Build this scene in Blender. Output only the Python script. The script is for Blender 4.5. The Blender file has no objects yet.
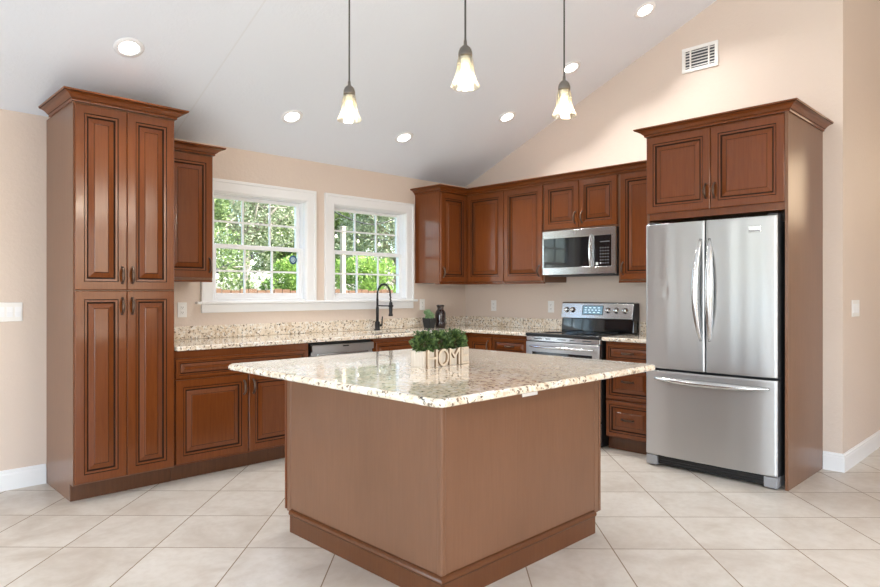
import bpy, bmesh, math, random
from mathutils import Vector, Matrix
random.seed(7)
PI = math.pi
SC = bpy.context.scene
COL = SC.collection

# ------------------------------------------------------------------ camera
cam = bpy.data.cameras.new('camera')
cam.sensor_width = 36.0
cam.lens = 36.0 * 640.36 / 880.0
cam.shift_y = -0.0011
cam.clip_start = 0.05
cam_ob = bpy.data.objects.new('camera', cam)
COL.objects.link(cam_ob)
cam_ob.location = (-5.2306, -4.9098, 1.2755)
cam_ob.rotation_euler = (PI / 2, 0, math.radians(45.457) - PI / 2)
SC.camera = cam_ob

# ------------------------------------------------------------------ world, sun, large lights, exposure
W = bpy.data.worlds.new('sky'); SC.world = W; W.use_nodes = True
nt = W.node_tree
sky = nt.nodes.new('ShaderNodeTexSky')
sky.sky_type = 'NISHITA'; sky.sun_disc = False
sky.sun_elevation = math.radians(48); sky.sun_rotation = math.radians(140)
sky.air_density = 1.0; sky.dust_density = 2.5; sky.ozone_density = 1.0
bg = nt.nodes['Background']
nt.links.new(sky.outputs[0], bg.inputs[0]); bg.inputs[1].default_value = 0.95

def light(name, kind, loc, energy, color=(1, 1, 1), rot=(0, 0, 0), size=None, size_y=None, parent=None, spread=None, shape=None):
    l = bpy.data.lights.new(name, kind); l.energy = energy; l.color = color
    if kind == 'AREA':
        l.shape = shape or ('RECTANGLE' if size_y else 'DISK'); l.size = size
        if size_y: l.size_y = size_y
        if spread: l.spread = spread
    o = bpy.data.objects.new(name, l); COL.objects.link(o)
    o.location = loc; o.rotation_euler = rot
    if parent: o.parent = parent
    return o
sun = light('sun_light', 'SUN', (3, -8, 12), 11.5, (1, .95, .86))
sun.rotation_euler = Vector((-.30, .62, -.72)).to_track_quat('-Z', 'Y').to_euler()
sun.data.angle = math.radians(1.0)
# added fill lights, most at made-up openings of the unseen room
FILL_COOL = (.85, .94, 1)
light('left_fill', 'AREA', (-9.05, -4.9, 1.25), 185, FILL_COOL, (0, -PI / 2, 0), 2.2, 3.0)  # added main fill from the left, as if through a wide glass door
light('left_corner_fill', 'AREA', (-9.05, -1.35, 1.15), 24, FILL_COOL, (0, -PI / 2, 0), 2.1, 1.8)  # added fill, placed so the right refrigerator door reflects something bright
light('far_wall_fill', 'AREA', (-7.0, .1, 1.3), 11, FILL_COOL, (-PI / 2, 0, 0), .8, 1.8)  # added fill for the bright streak in the left refrigerator door
light('rear_low_fill', 'AREA', (-2.2, -7.66, 1.15), 8, FILL_COOL, (PI / 2, 0, 0), 2.6, 2.1)  # added weak fill from the unseen rear wall
light('rear_warm_fill', 'AREA', (-2.2, -7.58, 2.70), 34, (1, .80, .55), (PI / 2, 0, 0), 2.3, .45)  # added warm panel for the highlight on the pantry doors
light('rear_left_fill', 'AREA', (-6.3, -7.66, 1.6), 10, FILL_COOL, (PI / 2, 0, 0), 1.7, 1.5)  # added fill from the unseen rear left of the room
light('hall_warm_fill', 'POINT', (3.2, -4.7, 2.5), 26, (1, .80, .55)).data.shadow_soft_size = .42  # added unseen light for the golden highlight on the refrigerator side panel

SC.view_settings.view_transform = 'Standard'
SC.view_settings.look = 'None'
SC.view_settings.exposure = 0.16
SC.view_settings.gamma = 1.0
SC.view_settings.use_curve_mapping = False
SC.cycles.diffuse_bounces = 6
SC.cycles.max_bounces = 14
SC.cycles.transparent_max_bounces = 16
SC.cycles.sample_clamp_indirect = 6.0

# ------------------------------------------------------------------ materials
class NT:
    def __init__(s, name):
        s.m = bpy.data.materials.new(name); s.m.use_nodes = True
        s.t = s.m.node_tree; s.b = s.t.nodes['Principled BSDF']; s.out = s.t.nodes['Material Output']
    def n(s, typ, **kw):
        x = s.t.nodes.new(typ)
        for k, v in kw.items():
            if k.startswith('i_'):
                k = k[2:]; k = int(k) if k.isdigit() else k.replace('_', ' ')
                if hasattr(v, 'links') or isinstance(v, bpy.types.NodeSocket): s.t.links.new(v, x.inputs[k])
                else: x.inputs[k].default_value = v
            else: setattr(x, k, v)
        return x
    def l(s, a, b): s.t.links.new(a, b)
    def set(s, **kw):
        for k, v in kw.items():
            k = k.replace('_', ' ')
            if isinstance(v, bpy.types.NodeSocket): s.l(v, s.b.inputs[k])
            else: s.b.inputs[k].default_value = v
    def co(s, scale=(1, 1, 1), kind='Object'):
        tc = s.n('ShaderNodeTexCoord'); mp = s.n('ShaderNodeMapping')
        s.l(tc.outputs[kind], mp.inputs[0]); mp.inputs['Scale'].default_value = scale
        return mp.outputs[0]
    def noise(s, co, scale, detail=4, rough=.55, dist=0):
        x = s.n('ShaderNodeTexNoise'); s.l(co, x.inputs['Vector'])
        x.inputs['Scale'].default_value = scale; x.inputs['Detail'].default_value = detail
        x.inputs['Roughness'].default_value = rough; x.inputs['Distortion'].default_value = dist
        return x.outputs[0]
    def ramp(s, f, stops, interp='LINEAR'):
        x = s.n('ShaderNodeValToRGB'); s.l(f, x.inputs[0]); e = x.color_ramp.elements
        x.color_ramp.interpolation = interp
        while len(e) < len(stops): e.new(.5)
        for i, (p, c) in enumerate(stops): e[i].position = p; e[i].color = (*c, 1)
        return x.outputs[0]
    def mix(s, f, a, b, blend='MIX'):
        x = s.n('ShaderNodeMix', data_type='RGBA', blend_type=blend)
        for sock, v in ((0, f), (6, a), (7, b)):
            if isinstance(v, bpy.types.NodeSocket): s.l(v, x.inputs[sock])
            else: x.inputs[sock].default_value = v if sock == 0 else (*v, 1)
        return x.outputs[2]
    def math(s, op, a, b=0.0):
        x = s.n('ShaderNodeMath', operation=op)
        for i, v in enumerate((a, b)):
            if isinstance(v, bpy.types.NodeSocket): s.l(v, x.inputs[i])
            else: x.inputs[i].default_value = v
        return x.outputs[0]
    def bump(s, h, strength=.2, dist=.01):
        x = s.n('ShaderNodeBump'); s.l(h, x.inputs['Height'])
        x.inputs['Strength'].default_value = strength; x.inputs['Distance'].default_value = dist
        s.l(x.outputs[0], s.b.inputs['Normal'])

def plain(name, col, rough=.5, metal=0.0, coat=0.0, emit=None, es=0.0):
    k = NT(name); k.set(Base_Color=(*col, 1), Roughness=rough, Metallic=metal, Coat_Weight=coat)
    n = k.noise(k.co(), 60, 2)
    k.set(Roughness=k.math('ADD', k.math('MULTIPLY', n, .06), max(rough - .03, 0)))
    if emit: k.set(Emission_Color=(*emit, 1), Emission_Strength=es)
    return k.m

def wood(name, c1, c2, rough=.3, coat=.5, coat_rough=.15):
    k = NT(name)
    g = k.noise(k.co((26, 26, 1.6)), 3.0, 5, .6, .4)
    b = k.noise(k.co((1, 1, .55)), 3.2, 3, .5)
    col = k.ramp(g, [(.3, c2), (.7, c1)])
    col = k.mix(k.math('MULTIPLY', k.ramp(b, [(.35, (0, 0, 0)), (.75, (1, 1, 1))]), .35), col, tuple(x * .72 for x in c2))
    k.set(Base_Color=col, Roughness=rough, Coat_Weight=coat, Coat_Roughness=coat_rough, Coat_IOR=1.55, Specular_IOR_Level=.14)
    k.bump(g, .04, .002)
    return k.m
M = {}
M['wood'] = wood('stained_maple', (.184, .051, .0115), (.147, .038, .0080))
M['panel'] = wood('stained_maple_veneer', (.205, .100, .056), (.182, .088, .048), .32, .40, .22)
M['wood_dark'] = wood('dark_stained_maple', (.135, .048, .017), (.105, .036, .012))
M['glaze'] = plain('dark_glaze', (.028, .011, .005), .8)
M['glaze'].node_tree.nodes['Principled BSDF'].inputs['Specular IOR Level'].default_value = .15
M['toe'] = wood('toe_kick_wood', (.120, .046, .019), (.095, .036, .015), .4)
M['inside'] = plain('cabinet_shadow_gap', (.03, .014, .008), .7)

def make_wall():
    k = NT('beige_wall_paint')
    n = k.noise(k.co(), 34, 4, .6); n2 = k.noise(k.co(), 1.2, 2)
    k.set(Base_Color=k.mix(n2, (.660, .556, .478), (.685, .580, .502)), Roughness=.62)
    k.bump(k.ramp(n, [(.45, (0, 0, 0)), (.62, (1, 1, 1))]), .14, .004)
    return k.m
M['wall'] = make_wall()
def make_ceiling():
    k = NT('white_ceiling_paint')
    n = k.noise(k.co(), 40, 4, .6)
    tc = k.n('ShaderNodeTexCoord'); sp = k.n('ShaderNodeSeparateXYZ'); k.l(tc.outputs['Object'], sp.inputs[0])
    d = k.math('ABSOLUTE', k.math('ADD', sp.outputs[0], 3.26))
    seam = k.math('LESS_THAN', d, .006)
    k.set(Base_Color=k.mix(k.math('MULTIPLY', seam, .35), (.765, .815, .885), (.66, .68, .70)), Roughness=.7)
    k.bump(k.ramp(n, [(.42, (0, 0, 0)), (.6, (1, 1, 1))]), .12, .004)
    return k.m
M['ceiling'] = make_ceiling()
def make_floor():
    k = NT('beige_floor_tile')
    tc = k.n('ShaderNodeTexCoord')
    def axis(v, off):
        d = k.n('ShaderNodeVectorMath', operation='DOT_PRODUCT'); k.l(tc.outputs['Object'], d.inputs[0]); d.inputs[1].default_value = v
        return k.math('DIVIDE', k.math('SUBTRACT', d.outputs['Value'], off), .457)
    a = axis((.70711, .70711, 0), -3.978); b = axis((.70711, -.70711, 0), -1.222)
    def edge(x): return k.math('ABSOLUTE', k.math('SUBTRACT', k.math('FRACT', k.math('ADD', x, .5)), .5))
    e = k.math('MINIMUM', edge(a), edge(b))
    gr = k.math('LESS_THAN', e, .0062)
    cv = k.n('ShaderNodeCombineXYZ'); k.l(k.math('FLOOR', a), cv.inputs[0]); k.l(k.math('FLOOR', b), cv.inputs[1])
    wn = k.n('ShaderNodeTexWhiteNoise'); k.l(cv.outputs[0], wn.inputs['Vector'])
    off = k.n('ShaderNodeVectorMath', operation='MULTIPLY_ADD'); k.l(wn.outputs['Color'], off.inputs[0]); off.inputs[1].default_value = (9, 9, 9); k.l(tc.outputs['Object'], off.inputs[2])
    n1 = k.noise(off.outputs[0], 3.2, 8, .62, .5); n2 = k.noise(off.outputs[0], 22, 5, .6)
    col = k.ramp(n1, [(.30, (.49, .43, .365)), (.52, (.62, .575, .515)), (.72, (.68, .64, .585))])
    col = k.mix(k.math('MULTIPLY', k.ramp(n2, [(.42, (0, 0, 0)), (.66, (1, 1, 1))]), .30), col, (.49, .42, .345))
    col = k.mix(k.math('MULTIPLY', wn.outputs['Value'], .16), col, (.52, .45, .375))
    col = k.mix(gr, col, (.235, .165, .105))
    k.set(Base_Color=col, Roughness=k.mix(gr, k.ramp(n2, [(0, (.30, .30, .30)), (1, (.42, .42, .42))]), (.8, .8, .8)))
    k.bump(k.math('SUBTRACT', k.math('MULTIPLY', n2, .25), gr), .25, .003)
    return k.m
M['floor'] = make_floor()
def make_granite():
    k = NT('speckled_granite')
    c = k.co()
    n1 = k.noise(c, 8, 6, .6, .3); n2 = k.noise(c, 34, 5, .65); n3 = k.noise(c, 52, 4, .65)
    v = k.n('ShaderNodeTexVoronoi'); k.l(c, v.inputs['Vector']); v.inputs['Scale'].default_value = 62
    col = k.ramp(n1, [(.3, (.72, .60, .45)), (.5, (.81, .71, .58)), (.7, (.85, .79, .70))])
    col = k.mix(k.ramp(n2, [(.52, (0, 0, 0)), (.60, (.55, .55, .55))]), col, (.50, .36, .22))
    col = k.mix(k.ramp(v.outputs['Color'], [(.70, (0, 0, 0)), (.76, (.75, .75, .75))]), col, (.86, .83, .78))
    col = k.mix(k.ramp(n3, [(.568, (0, 0, 0)), (.612, (.9, .9, .9))]), col, (.13, .085, .055))
    n4 = k.noise(k.co((1, 1, 1.3)), 38, 4, .7)
    col = k.mix(k.ramp(n4, [(.62, (0, 0, 0)), (.655, (1, 1, 1))]), col, (.025, .022, .022))
    k.set(Base_Color=col, Roughness=.12, Coat_Weight=.6, Coat_Roughness=.025, Specular_IOR_Level=.5)
    return k.m
M['granite'] = make_granite()
def make_steel(name, col=(.56, .57, .58), rough=.36, aniso=.85):
    k = NT(name)
    n = k.noise(k.co((1, 1, 300)), 4.0, 3, .6)
    k.set(Base_Color=(*col, 1), Metallic=1.0, Anisotropic=aniso, Anisotropic_Rotation=.25,
          Roughness=k.math('ADD', k.math('MULTIPLY', n, .04), rough - .02))
    t = k.n('ShaderNodeTangent', direction_type='RADIAL', axis='Z'); k.l(t.outputs[0], k.b.inputs['Tangent'])
    return k.m
M['steel'] = make_steel('brushed_stainless')
M['steel2'] = make_steel('brushed_stainless_trim', (.64, .65, .66), .22, .5)
M['chrome'] = plain('polished_steel', (.72, .73, .74), .14, 1.0)
M['black_gloss'] = plain('black_glass', (.008, .009, .011), .06, 0, .5)
M['black'] = plain('black_enamel', (.012, .012, .013), .35)
M['black_matte'] = plain('matte_black_metal', (.014, .014, .016), .38, .3)
M['grey_plastic'] = plain('grey_plastic', (.30, .30, .31), .45)
M['dark_grey'] = plain('dark_grey_plastic', (.05, .05, .055), .5)
M['bronze'] = plain('oil_rubbed_bronze', (.13, .085, .062), .36, .85)
M['white'] = plain('white_trim_paint', (.82, .83, .84), .35)
M['vinyl'] = plain('white_vinyl', (.84, .85, .87), .4)
M['plate'] = plain('white_plate_plastic', (.83, .82, .80), .35)
M['slot'] = plain('outlet_slot', (.10, .09, .085), .6)
M['vent_dark'] = plain('vent_cavity', (.07, .075, .085), .8)
M['lens'] = plain('lit_lens', (1, 1, 1), .4, 0, 0, (1, .965, .90), 14.0)
M['bulb'] = plain('lit_bulb', (1, .9, .7), .4, 0, 0, (1, .82, .54), 18.0)
M['bulb_out'] = plain('lit_string_bulb', (1, .95, .8), .4, 0, 0, (1, .88, .62), 2.2)
M['socket'] = plain('pewter_socket', (.16, .145, .13), .45, .8)
M['cord'] = plain('grey_cord', (.055, .055, .055), .6)
M['lcd'] = plain('lcd_screen', (.10, .16, .20), .2, 0, 0, (.24, .42, .54), .55)
M['lcd_ink'] = plain('lcd_digits', (.7, .85, .95), .4, 0, 0, (.6, .8, .95), .6)
M['print'] = plain('grey_print', (.13, .13, .14), .5)
M['pot'] = plain('charcoal_pot', (.022, .024, .026), .5)
M['vase'] = plain('dark_brown_glaze', (.020, .010, .011), .12, 0, .6)
M['soil'] = plain('soil', (.04, .028, .02), .9)
def make_glass(name, tint=(1, 1, 1), refl=1.0, rough=.02):
    k = NT(name)
    tr = k.n('ShaderNodeBsdfTransparent'); tr.inputs[0].default_value = (*tint, 1)
    gl = k.n('ShaderNodeBsdfGlossy'); gl.inputs['Roughness'].default_value = rough
    fr = k.n('ShaderNodeFresnel'); fr.inputs[0].default_value = 1.45
    mx = k.n('ShaderNodeMixShader'); k.l(k.math('MULTIPLY', fr.outputs[0], refl), mx.inputs[0])
    k.l(tr.outputs[0], mx.inputs[1]); k.l(gl.outputs[0], mx.inputs[2]); k.l(mx.outputs[0], k.out.inputs[0])
    return k.m
M['pane'] = make_glass('window_glass', (.97, .985, .98), .5)
def make_shade_glass():
    k = NT('amber_seeded_glass')
    n = k.noise(k.co(), 55, 2, .5)
    k.bump(n, .5, .004)
    tr = k.n('ShaderNodeBsdfTransparent'); tr.inputs[0].default_value = (.98, .965, .90, 1)
    gl = k.n('ShaderNodeBsdfGlossy'); gl.inputs['Roughness'].default_value = .06
    df = k.n('ShaderNodeBsdfTranslucent'); df.inputs[0].default_value = (.95, .88, .74, 1)
    fr = k.n('ShaderNodeFresnel'); fr.inputs[0].default_value = 1.5
    bp = [x for x in k.t.nodes if x.type == 'BUMP'][0]
    for s in (gl, df, fr): k.l(bp.outputs[0], s.inputs['Normal'])
    m0 = k.n('ShaderNodeMixShader'); m0.inputs[0].default_value = .05; k.l(tr.outputs[0], m0.inputs[1]); k.l(df.outputs[0], m0.inputs[2])
    mx = k.n('ShaderNodeMixShader'); k.l(k.math('MULTIPLY', fr.outputs[0], .55), mx.inputs[0]); k.l(m0.outputs[0], mx.inputs[1]); k.l(gl.outputs[0], mx.inputs[2])
    k.l(mx.outputs[0], k.out.inputs[0])
    return k.m
M['shade'] = make_shade_glass()
def leafmat(name, c1, c2, tr=.25):
    k = NT(name)
    g = k.n('ShaderNodeNewGeometry')
    col = k.ramp(g.outputs['Random Per Island'], [(0, c1), (1, c2)])
    k.set(Base_Color=col, Roughness=.5)
    t = k.n('ShaderNodeBsdfTranslucent'); k.l(col, t.inputs[0])
    mx = k.n('ShaderNodeMixShader'); mx.inputs[0].default_value = tr
    k.l(k.b.outputs[0], mx.inputs[1]); k.l(t.outputs[0], mx.inputs[2]); k.l(mx.outputs[0], k.out.inputs[0])
    return k.m
M['leaf_dark'] = leafmat('dark_tree_leaf', (.07, .115, .035), (.27, .35, .13))
M['leaf_grey'] = leafmat('pale_oak_leaf', (.14, .18, .09), (.46, .50, .34))
M['leaf_lime'] = leafmat('lime_leaf', (.15, .28, .05), (.40, .55, .14))
M['leaf_box'] = leafmat('boxwood_leaf', (.012, .042, .014), (.14, .22, .060), .1)
M['leaf_succ'] = leafmat('succulent_leaf', (.20, .34, .16), (.42, .56, .33), .1)
M['bark'] = wood('bark', (.20, .165, .135), (.10, .08, .065), .9, 0)
M['bark_pale'] = wood('pale_bark', (.42, .37, .32), (.28, .24, .20), .9, 0)
M['post'] = wood('pale_post_wood', (.50, .39, .31), (.40, .31, .24), .8, 0)
M['fence'] = wood('fence_wood', (.17, .095, .06), (.11, .06, .04), .85, 0)
M['grass'] = plain('lawn', (.12, .20, .05), .9)
M['planter'] = wood('whitewashed_wood', (.72, .66, .58), (.56, .49, .41), .7, 0)
M['letter'] = wood('pale_letter_wood', (.72, .62, .50), (.58, .48, .37), .7, 0)
M['letter_edge'] = wood('letter_edge_wood', (.36, .26, .17), (.28, .19, .12), .8, 0)
M['sticker'] = plain('blue_sticker', (.012, .075, .19), .35)
M['sticker_w'] = plain('pale_sticker_mark', (.55, .75, .86), .35)
M['roof'] = plain('roofing', (.2, .19, .18), .9)

# ------------------------------------------------------------------ mesh helpers
class MB:
    def __init__(s): s.v = []; s.f = []; s.m = []; s.s = []
    def add(s, vs, fs, mat=0, smooth=False):
        o = len(s.v); s.v += [tuple(p) for p in vs]
        for f in fs: s.f.append(tuple(i + o for i in f)); s.m.append(mat); s.s.append(smooth)
        return s
    def bm(s, b, mat=0, smooth=False):
        b.verts.ensure_lookup_table(); b.verts.index_update()
        s.add([v.co[:] for v in b.verts], [[v.index for v in f.verts] for f in b.faces], mat, smooth); b.free(); return s
    def box(s, x0, x1, y0, y1, z0, z1, mat=0, bev=0.0, seg=2):
        x0, x1 = sorted((x0, x1)); y0, y1 = sorted((y0, y1)); z0, z1 = sorted((z0, z1))
        b = bmesh.new(); bmesh.ops.create_cube(b, size=1)
        for v in b.verts: v.co = Vector(((x0 + x1) / 2 + v.co.x * (x1 - x0), (y0 + y1) / 2 + v.co.y * (y1 - y0), (z0 + z1) / 2 + v.co.z * (z1 - z0)))
        if bev > 0:
            bmesh.ops.bevel(b, geom=b.edges[:] , offset=min(bev, .45 * min(x1 - x0, y1 - y0, z1 - z0)), segments=seg, profile=.5, affect='EDGES')
        return s.bm(b, mat)
    def prism(s, poly, lo, hi, axis='z', mat=0, bev=0.0, seg=2, smooth=False):
        """poly: 2D points (xy for z, xz for y, yz for x), extruded between lo and hi"""
        def P(a, b_, t): return (a, b_, t) if axis == 'z' else ((a, t, b_) if axis == 'y' else (t, a, b_))
        b = bmesh.new()
        A = [b.verts.new(P(a, c, lo)) for a, c in poly]; Bv = [b.verts.new(P(a, c, hi)) for a, c in poly]
        b.faces.new(A); b.faces.new(Bv[::-1]); n = len(poly)
        for i in range(n): b.faces.new((A[i], Bv[i], Bv[(i + 1) % n], A[(i + 1) % n]))
        bmesh.ops.recalc_face_normals(b, faces=b.faces[:])
        if bev: bmesh.ops.bevel(b, geom=b.edges[:], offset=bev, segments=seg, profile=.5, affect='EDGES')
        return s.bm(b, mat, smooth)
    def tube(s, pts, r, n=8, mat=0, caps=True, flat=1.0):
        pts = [Vector(p) for p in pts]; rs = r if isinstance(r, (list, tuple)) else [r] * len(pts)
        vs, fs = [], []; t0 = (pts[1] - pts[0]).normalized()
        u = t0.orthogonal().normalized()
        for i, p in enumerate(pts):
            t = ((pts[min(i + 1, len(pts) - 1)] - pts[max(i - 1, 0)])).normalized()
            u = (u - t * u.dot(t)).normalized(); w = t.cross(u)
            for k in range(n):
                a = 2 * PI * k / n; vs.append(p + (u * math.cos(a) + w * math.sin(a) * flat) * rs[i])
        for i in range(len(pts) - 1):
            for k in range(n): fs.append((i * n + k, i * n + (k + 1) % n, (i + 1) * n + (k + 1) % n, (i + 1) * n + k))
        if caps: fs.append(tuple(range(n))[::-1]); fs.append(tuple((len(pts) - 1) * n + k for k in range(n)))
        return s.add(vs, fs, mat, True)
    def lathe(s, prof, c=(0, 0, 0), n=24, mat=0, axis=None, smooth=True):
        """prof: (r, h) pairs about the z axis at c, or turned so that h runs along axis"""
        R = Vector((0, 0, 1)).rotation_difference(Vector(axis)).to_matrix() if axis else Matrix.Identity(3)
        vs, fs = [], []
        for r, h in prof:
            for k in range(n):
                a = 2 * PI * k / n; vs.append(R @ Vector((r * math.cos(a), r * math.sin(a), h)) + Vector(c))
        for i in range(len(prof) - 1):
            for k in range(n): fs.append((i * n + k, i * n + (k + 1) % n, (i + 1) * n + (k + 1) % n, (i + 1) * n + k))
        if prof[0][0] > 1e-5: fs.append(tuple(range(n))[::-1])
        if prof[-1][0] > 1e-5: fs.append(tuple((len(prof) - 1) * n + k for k in range(n)))
        return s.add(vs, fs, mat, smooth)
    def sweep(s, path, prof, z, mat=0, closed=False):
        """mitred moulding: path in plan, outward on its right hand side; prof: (out, up) pairs, glaze strips by a third value"""
        n = len(path); vs, fs, mm = [], [], []
        P = [Vector(p) for p in path]
        for i in range(n):
            d0 = (P[i] - P[i - 1]).normalized() if (i > 0 or closed) else None
            d1 = (P[(i + 1) % n] - P[i]).normalized() if (i < n - 1 or closed) else None
            if d0 is None: d0 = d1
            if d1 is None: d1 = d0
            n0 = Vector((d0.y, -d0.x)); n1 = Vector((d1.y, -d1.x))
            m = (n0 + n1).normalized(); m = m / max(.2, m.dot(n0))
            for q in prof: vs.append((P[i].x + m.x * q[0], P[i].y + m.y * q[0], z + q[1]))
        k = len(prof)
        for i in range(n if closed else n - 1):
            j = (i + 1) % n
            for a in range(k):
                b = (a + 1) % k
                s.add([vs[i * k + a], vs[i * k + b], vs[j * k + b], vs[j * k + a]], [(0, 1, 2, 3)], prof[a][2] if len(prof[a]) > 2 else mat)
        if not closed:
            s.add(vs[:k], [tuple(range(k))], mat); s.add(vs[-k:], [tuple(range(k))[::-1]], mat)
        return s
    def mesh(s, name, mats):
        me = bpy.data.meshes.new(name); me.from_pydata(s.v, [], s.f)
        for m in mats: me.materials.append(m)
        me.polygons.foreach_set('material_index', s.m); me.polygons.foreach_set('use_smooth', s.s)
        b = bmesh.new(); b.from_mesh(me)
        bmesh.ops.remove_doubles(b, verts=b.verts[:], dist=1e-5)
        bmesh.ops.recalc_face_normals(b, faces=b.faces[:]); b.to_mesh(me); b.free()
        me.update(); return me

def obj(name, mb, mats, parent=None, loc=None):
    mats = mats if isinstance(mats, (list, tuple)) else [mats]
    mats = [M[x] if isinstance(x, str) else x for x in mats]
    o = bpy.data.objects.new(name, mb.mesh(name, mats)); COL.objects.link(o)
    if parent: o.parent = parent
    if loc: o.location = loc
    return o
def tag(o, label, cat, group=None, kind=None):
    o['label'] = label; o['category'] = cat
    if group: o['group'] = group
    if kind: o['kind'] = kind
    return o
def thing(name, label, cat, loc=(0, 0, 0), rz=0.0, group=None):
    o = bpy.data.objects.new(name, None); o.empty_display_size = .1; COL.objects.link(o)
    o.location = loc; o.rotation_euler = (0, 0, rz)
    return tag(o, label, cat, group)
def struct(name, mb, mats, parent=None):
    o = obj(name, mb, mats, parent); o['kind'] = 'structure'; return o
def dup(root, loc=None, rz=None, label=None):
    r = root.copy(); COL.objects.link(r)
    if loc is not None: r.location = loc
    if rz is not None: r.rotation_euler = (0, 0, rz)
    if label: r['label'] = label
    for ch in list(root.children):
        c = ch.copy(); COL.objects.link(c); c.parent = r
        for g in list(ch.children):
            d = g.copy(); COL.objects.link(d); d.parent = c
    return r
RW = -PI / 2       # range wall: local x runs along -y, local -y faces the room (-x)

# ------------------------------------------------------------------ room shell
H0, SL = 2.455, .425
def ceil_z(y): return H0 - SL * y
RIDGE = -5.2; ZR = ceil_z(RIDGE); YB = -7.6; ZB = ZR + SL * (YB - RIDGE); XL = -9.0; XR = 4.0; YH = -3.676

struct('floor', MB().box(XL - .15, XR + .15, YB - .15, .15, -.12, 0), 'floor')
def wall_with_holes(mb, axis, c0, c1, u0, u1, z1, holes, mat=0):
    us = sorted({u0, u1, *[h[0] for h in holes], *[h[1] for h in holes]})
    zs = sorted({0, z1, *[h[2] for h in holes], *[h[3] for h in holes]})
    for a, b in zip(us, us[1:]):
        for c, d in zip(zs, zs[1:]):
            m = ((a + b) / 2, (c + d) / 2)
            if any(h[0] < m[0] < h[1] and h[2] < m[1] < h[3] for h in holes): continue
            if axis == 'y': mb.box(a, b, c0, c1, c, d, mat)
            else: mb.box(c0, c1, a, b, c, d, mat)
WIN = [(-2.945, -2.075), (-1.785, -.890)]
WZ0, WZ1 = 1.205, 2.090
mb = MB(); wall_with_holes(mb, 'y', 0, .15, XL - .15, .15, 2.60, [(a, b, WZ0, WZ1) for a, b in WIN] + [(-7.4, -6.6, .4, 2.2)])
struct('wall_back', mb, 'wall')
mb = MB(); mb.prism([(.0, 0), (.0, ceil_z(0) + .05), (YH, ceil_z(YH) + .05), (YH, 0)], 0, .15, 'x')
mb.box(.15, XR, YH, YH + .15, 0, ceil_z(YH) + .05)
struct('wall_right', mb, 'wall')
mb = MB(); mb.prism([(YH, 0), (YH, 4.2), (RIDGE, ZR + .05), (YB, ZB + .05), (YB, 0)], XR, XR + .15, 'x'); struct('wall_hall', mb, 'wall')
mb = MB(); wall_with_holes(mb, 'x', XL - .15, XL, YB - .15, 0, 2.46, [(-6.4, -3.4, 0.02, 2.3), (-2.25, -.45, .02, 2.2)])
mb.prism([(0.15, 2.46), (0.15, 2.5), (RIDGE, ZR + .05), (YB - .15, ZB), (YB - .15, 2.46)], XL - .15, XL, 'x'); struct('wall_left', mb, 'wall')
mb = MB(); wall_with_holes(mb, 'y', YB - .15, YB, XL, XR, ZB + .05, [(-7.2, -5.4, .8, 2.35), (-3.5, -.9, .02, 2.2), (-3.4, -1.0, 2.45, 2.95)]); struct('wall_rear', mb, 'wall')
mb = MB()
mb.prism([(.15, ceil_z(.15)), (RIDGE, ZR), (RIDGE, ZR + .12), (.15, ceil_z(.15) + .12)], XL - .15, XR + .15, 'x')
mb.prism([(YB - .15, ZB), (RIDGE, ZR), (RIDGE, ZR + .12), (YB - .15, ZB + .12)], XL - .15, XR + .15, 'x')
struct('ceiling', mb, 'ceiling')
def baseboard(name, path):
    pr = [(0, 0), (.014, 0), (.014, .098), (.011, .108), (.011, .116), (.006, .122), (.004, .130), (0, .130)]
    struct(name, MB().sweep(path, pr, 0), 'white')
baseboard('baseboard_back', [(-4.103, 0), (XL, 0)][::-1])
baseboard('baseboard_right', [(XR, YH), (0, YH), (0, -3.551)][::-1])

# ------------------------------------------------------------------ windows
def sash(mb, x0, x1, z0, z1, yc, rb, rt, st=.036):
    t = .016
    mb.box(x0, x0 + st, yc - t, yc + t, z0, z1, 0, .003, 1); mb.box(x1 - st, x1, yc - t, yc + t, z0, z1, 0, .003, 1)
    mb.box(x0 + st, x1 - st, yc - t, yc + t, z0, z0 + rb, 0, .003, 1); mb.box(x0 + st, x1 - st, yc - t, yc + t, z1 - rt, z1, 0, .003, 1)
    a, b, c, d = x0 + st, x1 - st, z0 + rb, z1 - rt
    for k in (1, 2):
        x = a + (b - a) * k / 3; mb.box(x - .008, x + .008, yc - .007, yc + .007, c, d)
    z = (c + d) / 2; mb.box(a, b, yc - .0065, yc + .0065, z - .008, z + .008)
    return (a, b, c, d)
def window(i, x0, x1, cas):
    fr = MB(); J = .012
    # jamb liner of the deep opening
    fr.box(x0, x0 + J, .0, .135, WZ0, WZ1); fr.box(x1 - J, x1, .0, .135, WZ0, WZ1); fr.box(x0, x1, .0, .135, WZ1 - J, WZ1); fr.box(x0, x1, .0, .14, WZ0, WZ0 + J)
    # vinyl window frame
    a, b, c, d = x0 + J, x1 - J, WZ0 + J, WZ1 - J; F = .008
    for q in ((a, a + F, c, d), (b - F, b, c, d), (a + F, b - F, d - F, d), (a + F, b - F, c, c + .010)): fr.box(q[0], q[1], .035, .12, q[2], q[3], 0, .003, 1)
    w = struct('window_%d' % i, fr, 'vinyl')
    zm = 1.655
    lo = MB(); g1 = sash(lo, a + F, b - F, c + .010, zm + .016, .058, .044, .036, .034); s1 = obj('lower_sash', lo, 'vinyl', w)
    up = MB(); g2 = sash(up, a + F, b - F, zm - .018, d - F, .092, .038, .026, .034); s2 = obj('upper_sash', up, 'vinyl', w)
    for g, y, s in ((g1, .058, s1), (g2, .092, s2)): obj('glass_pane', MB().box(g[0], g[1], y - .002, y + .002, g[2], g[3]), 'pane', s)
    return w
w1 = window(1, *WIN[0], None); w2 = window(2, *WIN[1], None)
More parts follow.
